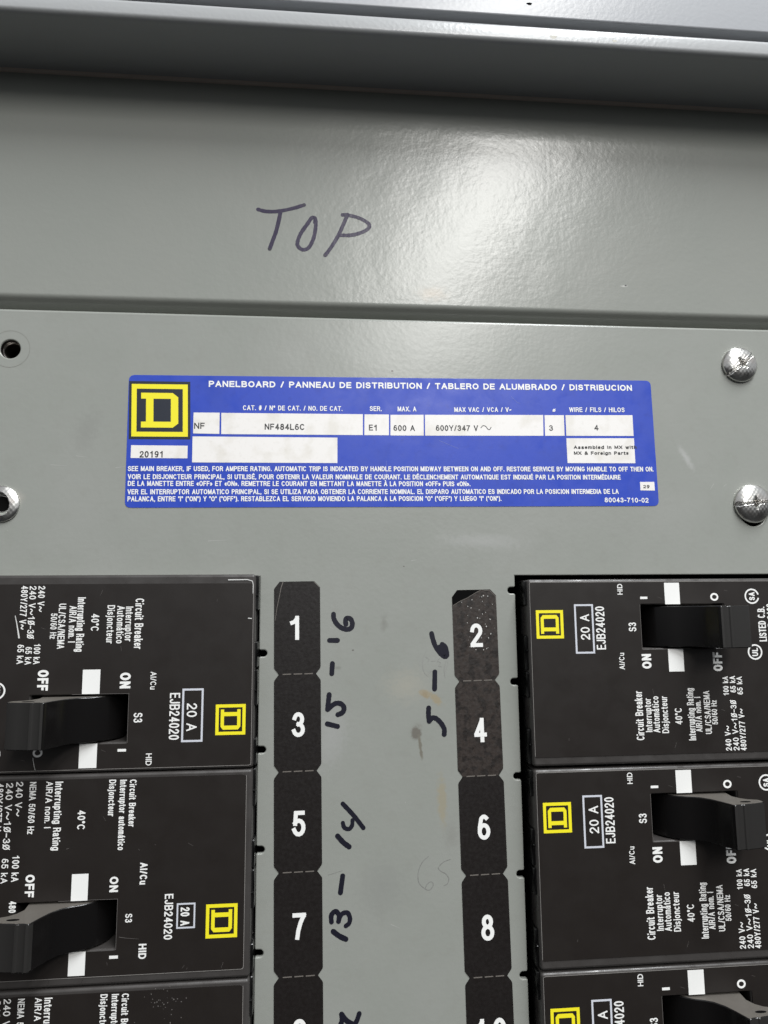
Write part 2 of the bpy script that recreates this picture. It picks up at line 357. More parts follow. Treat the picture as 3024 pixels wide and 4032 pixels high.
def ribbon(pts, w, z, vs, fs, cap=True, w1=None):
    """flat stroke of width w along pts, mitred; appended to vs / fs"""
    for i in range(1, len(pts) - 1):
        ax, ay = pts[i][0] - pts[i - 1][0], pts[i][1] - pts[i - 1][1]; bx, by = pts[i + 1][0] - pts[i][0], pts[i + 1][1] - pts[i][1]
        la, lb = math.hypot(ax, ay), math.hypot(bx, by)
        if la > w * .3 and lb > w * .3 and (ax * bx + ay * by) / (la * lb) < -0.12:
            ribbon(pts[:i + 1], w, z, vs, fs, cap, w1); ribbon(pts[i:], w, z + 0.0025, vs, fs, cap, w1); return
    q = [pts[0]]
    for p in pts[1:]:
        if math.hypot(p[0] - q[-1][0], p[1] - q[-1][1]) > w * 0.02: q.append(p)
    if len(q) < 2: q.append((q[0][0] + w * .02, q[0][1]))
    closed = math.hypot(q[0][0] - q[-1][0], q[0][1] - q[-1][1]) < w * 0.1 and len(q) > 4
    if closed: q = q[:-1]
    n = len(q); h = w / 2
    if not closed and cap:
        def ext(a, b):
            d = math.hypot(a[0] - b[0], a[1] - b[1]) or 1
            return (a[0] + (a[0] - b[0]) / d * h, a[1] + (a[1] - b[1]) / d * h)
        q[0], q[-1] = ext(q[0], q[1]), ext(q[-1], q[-2])
    def nrm(a, b):
        dx, dy = b[0] - a[0], b[1] - a[1]; d = math.hypot(dx, dy) or 1; return (-dy / d, dx / d)
    base = len(vs)
    for i in range(n):
        if closed: n0, n1 = nrm(q[i - 1], q[i]), nrm(q[i], q[(i + 1) % n])
        else:
            n0 = nrm(q[max(i - 1, 0)], q[max(i, 1)]); n1 = nrm(q[min(i, n - 2)], q[min(i + 1, n - 1)])
        mx, my = n0[0] + n1[0], n0[1] + n1[1]; l2 = mx * mx + my * my
        hh = h if w1 is None else (w + (w1 - w) * i / (n - 1)) / 2
        if l2 < 0.35: mx, my, k = n1[0], n1[1], 1.0
        else: k = 2 / l2
        zi = z + 0.0003 * i                      # a hair's rise along the stroke, so crossings never share a plane
        vs.append((q[i][0] + mx * k * hh, q[i][1] + my * k * hh, zi)); vs.append((q[i][0] - mx * k * hh, q[i][1] - my * k * hh, zi))
    for i in range(n if closed else n - 1):
        a = base + 2 * i; b = base + 2 * ((i + 1) % n); fs.append((a, a + 1, b + 1, b))

def text(name, s, p0, p1, h, z, m, parent, weight=.14, gap=.12, skip=None):
    """stroke lettering from p0 to p1 (baseline ends), cap height h"""
    w = weight * h
    adv = sum(G[c][0] for c in s) * (h - w) ; gaps = (len(s) - 1) * gap * h
    L_ = math.hypot(p1[0] - p0[0], p1[1] - p0[1])
    # squeeze skeleton and gaps, never the stroke
    xs = (L_ - len(s) * w - sum(1 for c in s if c == ' ') * 0) / max(adv + gaps, 1e-6)
    ux, uy = (p1[0] - p0[0]) / L_, (p1[1] - p0[1]) / L_
    vx, vy = -uy, ux
    vs, fs = [], []; x = 0.0; k = 0
    for c in s:
        gw, strokes = G[c]
        for st in strokes:
            pts = []
            for a, b in st:
                lx = x + w / 2 + a * (h - w) * xs; ly = w / 2 + b * (h - w)
                pts.append((p0[0] + ux * lx + vx * ly, p0[1] + uy * lx + vy * ly))
            ribbon(pts, w, z + 0.011 * (k % 4), vs, fs); k += 1
        x += gw * (h - w) * xs + w + gap * h * xs
    return from_data(name, vs, fs, m, parent)
def quad(name, pts, z, m, parent):
    return prism(name, pts, z - 0.02, z, m, parent)
def emblem(o, ux, uy, z, parent, back=None, thick=.09):
    """square ring with a slab letter D, mapped from the unit square"""
    def T(a, b): return (o[0] + ux[0] * a + uy[0] * b, o[1] + ux[1] * a + uy[1] * b)
    if back: quad('emblem_backing', [T(-.045, -.05), T(1.045, -.05), T(1.045, 1.055), T(-.045, 1.055)], z - .01, back, parent)
    t = thick
    polys = [[(0, 0), (1, 0), (1, t), (0, t)], [(0, 1 - t), (1, 1 - t), (1, 1), (0, 1)], [(0, t), (t, t), (t, 1 - t), (0, 1 - t)], [(1 - t, t), (1, t), (1, 1 - t), (1 - t, 1 - t)],
             [(.168, .72), (.697, .72), (.829, .72), (.829, .75), (.73, .833), (.168, .833)], [(.168, .17), (.73, .17), (.829, .25), (.829, .282), (.168, .282)],
             [(.256, .282), (.388, .282), (.388, .72), (.256, .72)], [(.697, .282), (.829, .282), (.829, .72), (.697, .72)]]
    vs, fs = [], []
    for pl in polys:
        b = len(vs); vs += [(*T(*p), z + .012) for p in pl]; fs.append(tuple(range(b, len(vs))))
    return from_data('square_letter_emblem', vs, fs, M_yellow, parent)
def smooth_path(pts, n=6):
    if len(pts) < 3: return pts
    out = []
    e = [pts[0]] + list(pts) + [pts[-1]]
    for i in range(1, len(e) - 2):
        p0, p1, p2, p3 = e[i - 1:i + 3]
        for k in range(n):
            t = k / n
            out.append(tuple(0.5 * (2 * p1[j] + (p2[j] - p0[j]) * t + (2 * p0[j] - 5 * p1[j] + 4 * p2[j] - p3[j]) * t * t + (3 * p1[j] - p0[j] - 3 * p2[j] + p3[j]) * t ** 3) for j in (0, 1)))
    out.append(pts[-1]); return out
def pen(name, strokes, wpx, z, m, parent, wob=0.0, seed=1):
    """pen strokes given in photo pixels, laid on the panel with round ends"""
    rnd = random.Random(seed); vs, fs = [], []; k = 0
    for st in strokes:
        w_ = wpx
        if isinstance(st, tuple) and isinstance(st[0], (int, float)): w_, st = st
        pts = [P(u, v, z) for u, v in smooth_path(st)]
        w = w_ / 15.2; zz = z + .004 * (k % 6); k += 1
        # widths wander a little
        base = len(vs); ribbon(pts, w, zz, vs, fs, cap=False)
        if wob:
            for i in range(base, len(vs), 2):
                a, b = vs[i], vs[i + 1]; f = 1 + rnd.uniform(-wob, wob)
                c = [(a[j] + b[j]) / 2 for j in (0, 1)]
                vs[i] = (c[0] + (a[0] - c[0]) * f, c[1] + (a[1] - c[1]) * f, zz); vs[i + 1] = (c[0] + (b[0] - c[0]) * f, c[1] + (b[1] - c[1]) * f, zz)
        for e in (pts[0], pts[-1]):
            b = len(vs); zz += .0015
            vs += [(x, y, zz) for x, y in circ(e[0], e[1], w / 2, 12)]; fs.append(tuple(range(b, len(vs))))
    return from_data(name, vs, fs, m, parent)

# ------------------------------------------------------------------ setting: dark interior behind the cover
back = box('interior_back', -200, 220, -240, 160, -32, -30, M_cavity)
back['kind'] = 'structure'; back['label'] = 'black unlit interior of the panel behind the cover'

# ------------------------------------------------------------------ cover plate with its two breaker openings
XL, XLT, XR, XRT, YL, YR, YTOP, SEAM = -26.757, -24.568, 45.049, 42.885, -23.895, -7.248, -3.0, 72.5
deck = thing('breaker_cover_plate', 'grey painted cover plate cut open around the two rows of breakers', 'cover plate', 0, 0, 0)
def slot(ex, tip, yc, sgn):
    """points of one slot, walking down the cut-out edge; sgn +1: slot goes to +x"""
    r = 0.9; f = 0.45; out = []
    d = abs(tip - ex)
    out += [(ex + sgn * (f - f * math.cos(math.radians(a))), yc + r + f - f * math.sin(math.radians(a))) for a in (0, 30, 60, 90)]
    out += [(tip - sgn * r + sgn * r * math.sin(math.radians(a)), yc + r * math.cos(math.radians(a))) for a in range(0, 181, 18)]
    out += [(ex + sgn * (f - f * math.cos(math.radians(a))), yc - r - f + f * math.sin(math.radians(a))) for a in (90, 60, 30, 0)]
    return out
BOT = -158.0
left_cut = [(-150, YTOP), (XL, YTOP)]
for i in range(6): left_cut += slot(XL, XLT, YL - 25.4 * i, 1)
left_cut += [(XL, BOT), (-150, BOT)]
right_cut = [(165, YTOP), (XR, YTOP)]
for i in range(6):
    sl = slot(XR, XRT, YR - 25.4 * i, -1); right_cut += sl
right_cut += [(XR, BOT), (165, BOT)]
hole_a = P(40, 1374); hole_b = P(4, 1985); scr_a = P(2909, 1438); scr_b = P(2961, 1984)
sheet('cover_sheet', [[(-160, SEAM - .62), (175, SEAM - .62), (175, -178), (-160, -178)], left_cut, right_cut,
      circ(hole_a[0], hole_a[1], 2.7), circ(hole_b[0], hole_b[1], 2.3), circ(scr_a[0], scr_a[1], 2.4), circ(scr_b[0] + .1, scr_b[1] - 2.9, 3.8)],
      -1.6, 0.0, M_deck, deck, bevel=0.35, res=3)
extrude_profile('top_fold', [(SEAM - .95, .004)] + [(SEAM - .75 + .85 * math.sin(math.radians(a)), -.85 + .854 * math.cos(math.radians(a))) for a in range(0, 91, 10)] + [(SEAM + .1, -4)],
                -160, 175, M_deck, deck, smooth=True)
# faint pressed ring round the empty hole
vs, fs = [], []
ribbon(circ(hole_a[0], hole_a[1], 5.3, 48) + [(hole_a[0] + 5.3, hole_a[1])], .16, .012, vs, fs)
from_data('pressed_ring', vs, fs, mat('ring_scuff', (0.22, 0.22, 0.20), .35), deck)
mat_hair = mat('paint_hairline', (0.40, 0.405, 0.385), .35)
for pts in ([(200, 1830), (262, 1834)], [(455, 1842), (494, 1836)], [(300, 1795), (345, 1800)], [(2810, 1905), (2795, 1930)], [(2850, 1915), (2862, 1905)], [(1620, 2208), (1640, 2204)],
            [(1300, 2470), (1316, 2478)], [(1595, 3158), (1598, 3162)], [(1540, 3640), (1575, 3655)], [(820, 2130), (900, 2126)]):
    vs, fs = [], []; ribbon([P(*p) for p in pts], .13, .008, vs, fs, w1=.05); from_data('hairline_scratch', vs, fs, mat_hair, deck)
# marker and pencil writing on the plate
def A1(pts): return [(1000 + x * .6329, 2200 + y * .6329) for x, y in pts]
def B1(pts): return [(1000 + x * .6329, 3100 + y * .6329) for x, y in pts]
def C1(pts): return [(1450 + x * .4068, 2300 + y * .4068) for x, y in pts]
pen('marker_writing', [A1([(495, 345), (497, 372), (515, 405), (545, 430), (580, 440), (606, 428), (612, 400), (600, 374), (578, 370), (570, 385), (572, 408)]),
    A1([(470, 508), (520, 508)]), A1([(488, 652), (484, 715)]),
    A1([(468, 845), (463, 890), (458, 938)]), A1([(458, 938), (480, 918), (508, 900), (540, 902), (560, 925), (552, 955), (522, 970)]), A1([(456, 1027), (520, 1043)])],
    20.5, .03, M_marker, deck, .06, 3)
pen('marker_writing', [C1([(613, 478), (625, 530), (650, 600), (690, 660), (735, 700), (760, 690), (755, 640), (740, 600), (715, 582)]), (24, C1([(715, 600), (745, 640), (740, 680), (700, 630)])), (22, C1([(690, 610), (730, 660)])),
    C1([(645, 850), (642, 1015)]), C1([(585, 1198), (583, 1260), (590, 1328)]), C1([(590, 1325), (620, 1295), (655, 1300), (700, 1340), (735, 1400), (735, 1455)])],
    20.5, .03, M_marker, deck, .06, 5)
pen('marker_writing', [(19, B1([(553, 103), (620, 175), (680, 252)])), (17, B1([(553, 222), (562, 250), (590, 260), (610, 238), (613, 205)])), B1([(520, 303), (555, 342), (592, 370)]),
    B1([(552, 552), (538, 655)]), (19, B1([(482, 838), (482, 795), (508, 772), (530, 798), (526, 835)])), (18, B1([(526, 835), (545, 790), (580, 780), (597, 812), (592, 845), (572, 862)])), B1([(493, 897), (530, 925), (572, 945)])],
    20.5, .03, M_marker, deck, .07, 7)
pen('marker_writing', [(20, B1([(545, 1412), (548, 1450), (530, 1500)])), (20, B1([(545, 1412), (580, 1455), (625, 1478)])), (19, B1([(655, 1408), (640, 1452), (618, 1490)]))],
    21, .03, M_marker, deck, .05, 9)
pen('pencil_writing', [B1([(1085, 430), (1045, 470), (1022, 530), (1025, 590), (1055, 625), (1090, 640), (1115, 610), (1105, 588), (1080, 600), (1065, 630)]),
    B1([(1222, 448), (1180, 465), (1148, 498), (1160, 520), (1195, 540), (1212, 570), (1203, 600), (1182, 612)]), (1.5, B1([(462, 545), (500, 535), (550, 518)]))],
    2.6, .02, M_pencil, deck, .4, 4)
pen('pencil_writing', [C1([(562, 650), (530, 720), (527, 800), (545, 860), (580, 895)]), C1([(580, 880), (600, 850), (640, 830)]), C1([(555, 705), (590, 730), (575, 750)]), C1([(610, 745), (650, 745)]),
    C1([(690, 720), (670, 745), (700, 760), (680, 790), (710, 800)]), C1([(755, 740), (735, 820), (745, 910)]), C1([(770, 740), (760, 800), (735, 880)])],
    2.0, .02, mat('faint_pencil', (.26, .26, .245), .5), deck, .4, 6)

# ------------------------------------------------------------------ upper gutter cover with the word TOP
up = thing('gutter_cover', 'smooth grey upper cover plate marked TOP by hand above the seam', 'cover plate', 0, 0, 0)
prof = [(146.2, 0.6), (77.3, 0.6)]
for i in range(1, 9):                        # bends back into the joint above the lower plate
    a = math.radians(i * 44 / 8); prof.append((77.3 - 2.2 * math.sin(a), 0.6 - 2.2 * (1 - math.cos(a))))
prof += [(73.2, -2.8), (72.9, -6.0)]
extrude_profile('gutter_sheet', prof, -165, 180, M_upper, up, smooth=True)
def D1(pts): return [(960 + x * .3617, 760 + y * .3617) for x, y in pts]
pen('marker_writing', [D1([(155, 178), (230, 198), (330, 202), (430, 190), (560, 160), (655, 130)]), D1([(398, 205), (385, 280), (350, 420), (310, 530), (282, 608)]),
    D1([(775, 320), (780, 285), (762, 268), (735, 275), (690, 340), (620, 440), (583, 540), (600, 592), (650, 618), (710, 590), (760, 490), (782, 370), (782, 300)]),
    D1([(1130, 235), (1080, 350), (1040, 440), (990, 530), (930, 620), (885, 678)]), D1([(1075, 238), (1130, 240), (1250, 270), (1340, 318), (1368, 355), (1340, 400), (1250, 440), (1150, 460), (1042, 458)])],
    17.5, .63, M_marker_faded, up, .08, 2)
pen('marker_dot', [D1([(648, 126), (657, 134)]), D1([(272, 606), (290, 618)]), D1([(874, 676), (888, 680)])], 6, .66, M_marker, up)

# ------------------------------------------------------------------ cabinet frame above: shaded wall, rolled flange
fr = thing('panelboard_enclosure', 'shaded grey top wall and bright rolled front flange of the cabinet', 'cabinet frame', 0, 146, 0)
def fr_prof(name, pts, m, x0=-165, x1=180): return extrude_profile(name, [(y - 146, z) for y, z in pts], x0, x1, m, fr, smooth=True)
wall = [(145.9, -2.0), (146.0, 21.0)]
fr_prof('top_wall', wall, M_frame)
fl = [(146.0, 21.0)] + [(147.4 - 1.4 * math.cos(math.radians(a)), 21.0 + 1.5 * math.sin(math.radians(a))) for a in range(15, 91, 15)]
fl += [(150.2, 22.45)] + [(150.2 + 1.6 * math.sin(math.radians(a)), 20.85 + 1.6 * math.cos(math.radians(a))) for a in range(15, 91, 15)] + [(151.9, 14)]
fr_prof('front_flange', fl, M_frame)
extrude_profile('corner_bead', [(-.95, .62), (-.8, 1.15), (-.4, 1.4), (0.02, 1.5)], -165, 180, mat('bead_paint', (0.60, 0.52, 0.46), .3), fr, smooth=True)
# chipped paint spots on the flange
for (u, v, r) in ((2180, 145, 1.0), (2420, 160, .7), (2085, 14, .8)):
    x, y = P(u, v, 22.6)
    prism('paint_chip', [(x + r * math.cos(t) * (1 + .3 * math.sin(3 * t + u)), y - 146 + .55 * r * math.sin(t)) for t in [i * math.pi / 6 for i in range(12)]], 22.47, 22.5,
          mat('primer_chip', (0.42, 0.40, 0.34), .5), fr)
door = thing('cabinet_door_edge', 'bright scratched grey strip of the cabinet door above the dark gap', 'cabinet door', 0, 154, 0)
dp = [(0.0, 12), (0.0, 21.9)] + [(.6 - .6 * math.cos(math.radians(a)), 21.9 + .6 * math.sin(math.radians(a))) for a in (30, 60, 90)] + [(40, 22.5)]
extrude_profile('door_skin', dp, -165, 180, mat('door_enamel', (0.46, 0.475, 0.50), .28, bump=[(900, 1.5, .5, .00006)]), door, smooth=True)
extrude_profile('gap_bottom', [(-3, 12), (3, 12)], -165, 180, M_cavity, door)

# ------------------------------------------------------------------ screws
def screw(name, label, cx, cy, R_, ang, style, rise=2.0):
    t = thing(name, label, 'screw', cx, cy, 0, group=None)
    NR, NA = 34, 120; vs, fs = [], []
    rnd = random.Random(int(cx * 7)); ph = [rnd.uniform(0, 6.28) for _ in range(8)]
    def height(x, y):
        r = math.hypot(x, y) / R_
        h = rise * math.sqrt(max(0.0, 1 - (r * .97) ** 2.6)) + .1
        c, s = math.cos(ang), math.sin(ang); a = x * c + y * s; b = -x * s + y * c
        w = .42 + .05 * math.sin(a * 3 + ph[0])
        d = 0.0
        if style != 'stripped':
            e = max(0.0, min(1.0, (w - abs(b)) / .16)); d = max(d, e * 1.15)                       # straight slot
            e = max(0.0, min(1.0, (w * .9 - abs(a)) / .16)) * max(0, min(1, (2.0 - abs(b)) / .5)); d = max(d, e * 1.1)   # cross wings
            e = max(0.0, min(1.0, (1.15 - math.hypot(a, b) - .2 * math.sin(3 * math.atan2(b, a) + ph[1])) / .35)); d = max(d, e * 2.3)
        else:
            e = max(0.0, min(1.0, (2.75 - math.hypot(a * 1.1, b * .85)) / .3)); d = e * 1.5
        # burrs thrown up beside the recess
        q = math.exp(-((abs(b) - w - .12) / .12) ** 2) * (.5 + .5 * math.sin(a * 7 + ph[2])) * (1 if abs(a) < R_ * .8 else 0)
        h += .14 * q if style != 'stripped' else 0
        h += .02 * math.sin(x * 5 + ph[3]) * math.sin(y * 4 + ph[4])
        return max(h - d, -.3) if style != 'stripped' else h - d
    vs.append((0, 0, height(0, 0)))
    for i in range(1, NR + 1):
        for j in range(NA):
            a = 2 * math.pi * j / NA; r = R_ * i / NR
            x, y = r * math.cos(a), r * math.sin(a); vs.append((x, y, height(x, y)))
    for j in range(NA):
        a = 2 * math.pi * j / NA; vs.append((R_ * .985 * math.cos(a), R_ * .985 * math.sin(a), .02))
    for j in range(NA): fs.append((0, 1 + j, 1 + (j + 1) % NA))
    for i in range(NR):
        for j in range(NA):
            a = 1 + i * NA + j; b = 1 + i * NA + (j + 1) % NA; fs.append((a, a + NA, b + NA, b))
    from_data('screw_head', vs, fs, M_zinc, t, True)
    if style == 'stripped': prism('drilled_recess', circ(.1, .1, 2.1, 28), -.2, .12, M_cavity, t)
    bm = bmesh.new(); bmesh.ops.create_cone(bm, segments=24, radius1=1.7, radius2=1.7, depth=11)
    bmesh.ops.translate(bm, verts=bm.verts, vec=(0, 0, -6.2)); from_bm('screw_shank', bm, M_zinc_dark, t)
    return t
screw('panel_screw', 'worn silver screw with slanting slot, upper right of blue label', scr_a[0], scr_a[1], 5.5, math.radians(38), 'combo', 2.3)
screw('panel_screw', 'worn silver screw with level slot above an uncovered crescent hole', scr_b[0], scr_b[1], 5.8, math.radians(4), 'combo', 2.4)
screw('panel_screw', 'stripped screw cut by left photo edge below the empty hole', hole_b[0], hole_b[1], 5.0, 0.3, 'stripped', 1.2)
ins = thing('threaded_insert', 'dark threaded hole with shiny rim left of the blue label', 'threaded hole', hole_a[0], hole_a[1], 0)
vs, fs = [], []; N = 40
rings = [(2.68, -.4), (2.66, -1.5), (2.5, -1.7), (2.2, -1.9)]
for k in range(9): rings += [(2.2, -2.1 - k * .8), (1.9, -2.5 - k * .8)]
for r, z in rings:
    for j in range(N): a = 2 * math.pi * j / N; vs.append((r * math.cos(a), r * math.sin(a), z))
for i in range(len(rings) - 1):
    for j in range(N): fs.append((i * N + j, i * N + (j + 1) % N, (i + 1) * N + (j + 1) % N, (i + 1) * N + j))
from_data('thread_bore', vs, fs, mat('bore_steel', (.30, .28, .26), .3, 1.0), ins, True)

# ------------------------------------------------------------------ number strips
def cell_outline(y0, y1, top_full, w=6.3, n=5.05):
    """one perforated cell of the strip: y0 above, y1 below (negative down)"""
    c = 1.55
    if top_full: t = [(-w + 1.5, y0), (w - 1.6, y0), (w, y0 - 1.7)]
    else: t = [(-n, y0), (n, y0), (n + .15, y0 - .25), (w - .1, y0 - c), (w, y0 - c - .35)]
    b = [(w, y1 + c + .35), (w - .1, y1 + c), (n + .15, y1 + .25), (n, y1), (-n, y1), (-n - .15, y1 + .25), (-w + .1, y1 + c), (-w, y1 + c + .35)]
    e = [(-w, y0 - 1.9)] if top_full else [(-w, y0 - c - .35), (-w + .1, y0 - c), (-n - .15, y0 - .25)]
    return t + b + e
def number_strip(label, x, y, rot, nums, scuffed):
    t = thing('number_strip', label, 'number strip', x, y, 0, rot, group='circuit number strips')
    for i, s in enumerate(nums):
        y0 = -(i * 25.5 - .35) if i else 0.0
        y1 = -((i + 1) * 25.5 - .35)
        y0b, y1b = y0, y1
        c = prism('number_cell', cell_outline(y0b, y1b, i == 0), .02, .14, M_strip2 if s in scuffed else M_strip, t)
        top = -(i * 25.5) - 9.75 + (.3 if i == 0 else 0)
        hgt = 6.5
        for nm, cx, wd, ch in ([('numeral', 0, 3.5, s)] if len(s) == 1 else [('numeral', -2.2, 3.0, s[0]), ('numeral', 2.2, 3.7, s[1])]):
            cx += .25
            if ch == '1': text(nm, '1', (cx - wd * .75, top - hgt), (cx + wd * .25 + .3, top - hgt), hgt, .16, M_white, c, weight=.165)
            else: text(nm, ch, (cx - wd / 2, top - hgt), (cx + wd / 2, top - hgt), hgt, .16, M_white, c, weight=.165)
        for k in (-1, 0, 1):
            vs, fs = [], []
            cx = k * 2.95 + .1
            ribbon([(cx - 1.15, y1b + .02), (cx + 1.15, y1b + .05)], .28, .165, vs, fs, cap=False)
            from_data('perforation_slit', vs, fs, mat_slit, c)
        random.seed(i + len(label))
    return t
mat_slit = mat('perforation_edge', (0.16, 0.145, 0.13), .35)
s1 = number_strip('dark strip numbered 1 to 11 beside the left row of breakers', -16.55, -4.4, math.radians(.62), ['1', '3', '5', '7', '9', '11'], [])
s2 = number_strip('dark strip numbered 2 to 12 beside the right row of breakers', 33.1, -7.0, math.radians(.75), ['2', '4', '6', '8', '10', '12'], ['2', '4'])
# lifted film corners on the first cell of each strip
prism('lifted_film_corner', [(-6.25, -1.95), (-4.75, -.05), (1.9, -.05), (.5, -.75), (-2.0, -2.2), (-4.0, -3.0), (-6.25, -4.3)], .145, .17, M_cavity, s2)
vs, fs = [], []; ribbon([(1.9, -.2), (.5, -.85), (-2.0, -2.3), (-4.0, -3.1), (-6.1, -4.3)], .12, .2, vs, fs); ribbon([(2.9, -.3), (4.5, -.35), (6.1, -1.9), (6.15, -4.0)], .1, .2, vs, fs)
from_data('film_crease', vs, fs, mat_slit, s2)
vs, fs = [], []; ribbon([(-3.9, -.2), (-4.4, -1.6), (-4.9, -4.2), (-5.5, -7.0), (-6.0, -10.5)], .22, .2, vs, fs, w1=.1)
ribbon([(4.6, -.15), (6.1, -1.7)], .14, .2, vs, fs)
from_data('film_crease', vs, fs, mat_slit, s1)
rnd = random.Random(11); vs, fs = [], []
for k in range(46):                              # bright pinholes and flakes in the scuffed film
    x = rnd.gauss(1.2, 2.4); y = -rnd.uniform(1.5, 17)
    if abs(x) > 5.8: continue
    r = rnd.uniform(.05, .16); b = len(vs)
    vs += [(x + r * math.cos(a) * rnd.uniform(.5, 1.3), y + r * math.sin(a) * rnd.uniform(.7, 1.8), .152) for a in [j * math.pi / 3 for j in range(6)]]; fs.append(tuple(range(b, b + 6)))
from_data('film_flakes', vs, fs, M_scratch, s2)['kind'] = 'stuff'

# ------------------------------------------------------------------ blue label
lab = thing('rating_label', 'blue trilingual rating label with yellow square emblem below the seam', 'label', *P(1540, 1740))
LZ = .10
lx, ly = P(1540, 1740)
def Q(u, v): x, y = P(u, v, LZ); return (x - lx, y - ly)
corners = [(508, 1476), (2561, 1499), (2595, 1992), (491, 1999)]
cpts = [Q(*c) for c in corners]
def rounded(pts, r, n=5):
    out = []; N = len(pts)
    for i in range(N):
        p0, p, p1 = Vector(pts[i - 1]), Vector(pts[i]), Vector(pts[(i + 1) % N])
        a = p + (p0 - p).normalized() * r; b = p + (p1 - p).normalized() * r
        for k in range(n + 1):
            t = k / n; q = a * (1 - t) ** 2 + p * 2 * t * (1 - t) + b * t * t; out.append((q.x, q.y))
    return out
prism('label_film', rounded(cpts, 1.7), .01, LZ, M_blue, lab)
c0 = lambda x, y: (450 + x * .66305, 1440 + y * .66305)
c1 = lambda x, y: (1500 + x * .6932, 1440 + y * .6932)
def field(a, b, c, d): quad('white_field', [Q(*a), Q(*b), Q(*c), Q(*d)], LZ + .03, M_plate_white, lab)
field(c0(471, 278), c0(626, 279), c0(624, 405), c0(468, 402))
field(c0(636, 280), c0(1476, 288), c0(1476, 412), c0(635, 406))
field(c0(1486, 289), c0(1631, 290), c0(1631, 413), c0(1485, 412))
field(c1(54, 279), c1(242, 279), c1(243, 397), c1(54, 396))
field(c1(250, 279), c1(921, 280), c1(923, 398), c1(251, 397))
field(c1(929, 281), c1(1039, 281), c1(1043, 398), c1(932, 398))
field(c1(1048, 281), c1(1428, 281), c1(1435, 399), c1(1053, 398))
field(c1(1053, 412), c1(1437, 412), c1(1445, 554), c1(1060, 553))
field(c0(465, 420), c0(1325, 427), c0(1325, 578), c0(462, 574))
field(c0(100, 472), c0(436, 475), c0(434, 550), c0(97, 548))
field(c1(1471, 660), c1(1552, 660), c1(1556, 709), c1(1474, 708))
e00, e10, e01 = Q(*c0(101, 420)), Q(*c0(437, 422)), Q(*c0(104, 108))
emblem(e00, (e10[0] - e00[0], e10[1] - e00[1]), (e01[0] - e00[0], e01[1] - e00[1]), LZ + .03, lab, M_navy)
def lt(s, a, b, hpx, m=M_white, weight=.17, gap=.12):
    text('printed_line', s, Q(*a), Q(*b), hpx / 14.1, LZ + .04, m, lab, weight, gap)
lt('PANELBOARD / PANNEAU DE DISTRIBUTION / TABLERO DE ALUMBRADO / DISTRIBUCION', c0(561, 126), c1(1426, 143), 25.5, weight=.215)
lt('CAT. # / Nº DE CAT. / NO. DE CAT.', c0(764, 264), c0(1355, 269), 20)
lt('SER.', c0(1517, 269), c0(1588, 270), 20); lt('MAX. A', c1(95, 259), c1(201, 260), 20)
lt('MAX VAC / VCA / V~', c1(417, 263), c1(741, 263), 20); lt('ø', c1(975, 262), c1(992, 262), 19); lt('WIRE / FILS / HILOS', c1(1070, 263), c1(1384, 264), 20)
ink = dict(m=M_ink, weight=.175)
lt('NF', c0(474, 375), c0(537, 375), 25, **ink); lt('NF484L6C', c0(893, 380), c0(1131, 382), 25, **ink); lt('E1', c0(1512, 385), c0(1564, 386), 25, **ink)
lt('600 A', c1(71, 370), c1(193, 371), 24, **ink); lt('600Y/347 V', c1(312, 370), c1(552, 371), 24, **ink)
vs, fs = [], []
ribbon([Q(*c1(*p)) for p in smooth_path([(568, 352), (580, 341), (595, 345), (607, 360), (617, 363), (625, 350)])], .22, LZ + .045, vs, fs); from_data('printed_line', vs, fs, M_ink, lab)
lt('3', c1(956, 370), c1(978, 370), 24, **ink); lt('4', c1(1212, 368), c1(1236, 368), 24, **ink)
lt('20191', c0(150, 545), c0(293, 545), 26, **ink); lt('29', c1(1490, 696), c1(1526, 696), 14, m=M_ink, weight=.2)
lt('Assembled in MX with', c1(1095, 473), c1(1452, 473), 14.5, m=M_ink, weight=.25); lt('MX & Foreign Parts', c1(1096, 506), c1(1407, 506), 14.5, m=M_ink, weight=.25)
small = dict(weight=.18, gap=.09)
lt('SEE MAIN BREAKER, IF USED, FOR AMPERE RATING. AUTOMATIC TRIP IS INDICATED BY HANDLE POSITION MIDWAY BETWEEN ON AND OFF. RESTORE SERVICE BY MOVING HANDLE TO OFF THEN ON.', c0(80, 626), c1(1548, 601), 20, **small)
lt('VOIR LE DISJONCTEUR PRINCIPAL, SI UTILISÉ, POUR OBTENIR LA VALEUR NOMINALE DE COURANT. LE DÉCLENCHEMENT AUTOMATIQUE EST INDIQUÉ PAR LA POSITION INTERMÉDIAIRE', c0(80, 674), c1(1361, 647), 20, **small)
lt('DE LA MANETTE ENTRE «OFF» ET «ON». REMETTRE LE COURANT EN METTANT LA MANETTE À LA POSITION «OFF» PUIS «ON».', c0(80, 714), c1(508, 685), 20, **small)
lt('VER EL INTERRUPTOR AUTOMATICO PRINCIPAL, SI SE UTILIZA PARA OBTENER LA CORRIENTE NOMINAL. EL DISPARO AUTOMATICO ES INDICADO POR LA POSICION INTERMEDIA DE LA', c0(78, 764), c1(1350, 728), 20, **small)
lt('PALANCA, ENTRE "I" ("ON") Y "O" ("OFF"). RESTABLEZCA EL SERVICIO MOVIENDO LA PALANCA A LA POSICION "O" ("OFF") Y LUEGO "I" ("ON").', c0(78, 806), c1(684, 768), 20, **small)
lt('80043-710-02', c1(1271, 776), c1(1520, 778), 20, weight=.18)
vs, fs = [], []
for st in ([(740, 175), (770, 205), (790, 215)], [(330, 425), (390, 450), (440, 470)], [(30, 540), (32, 640)]):
    ribbon([Q(*c1(*p)) for p in smooth_path(st)], .07, LZ + .02, vs, fs)
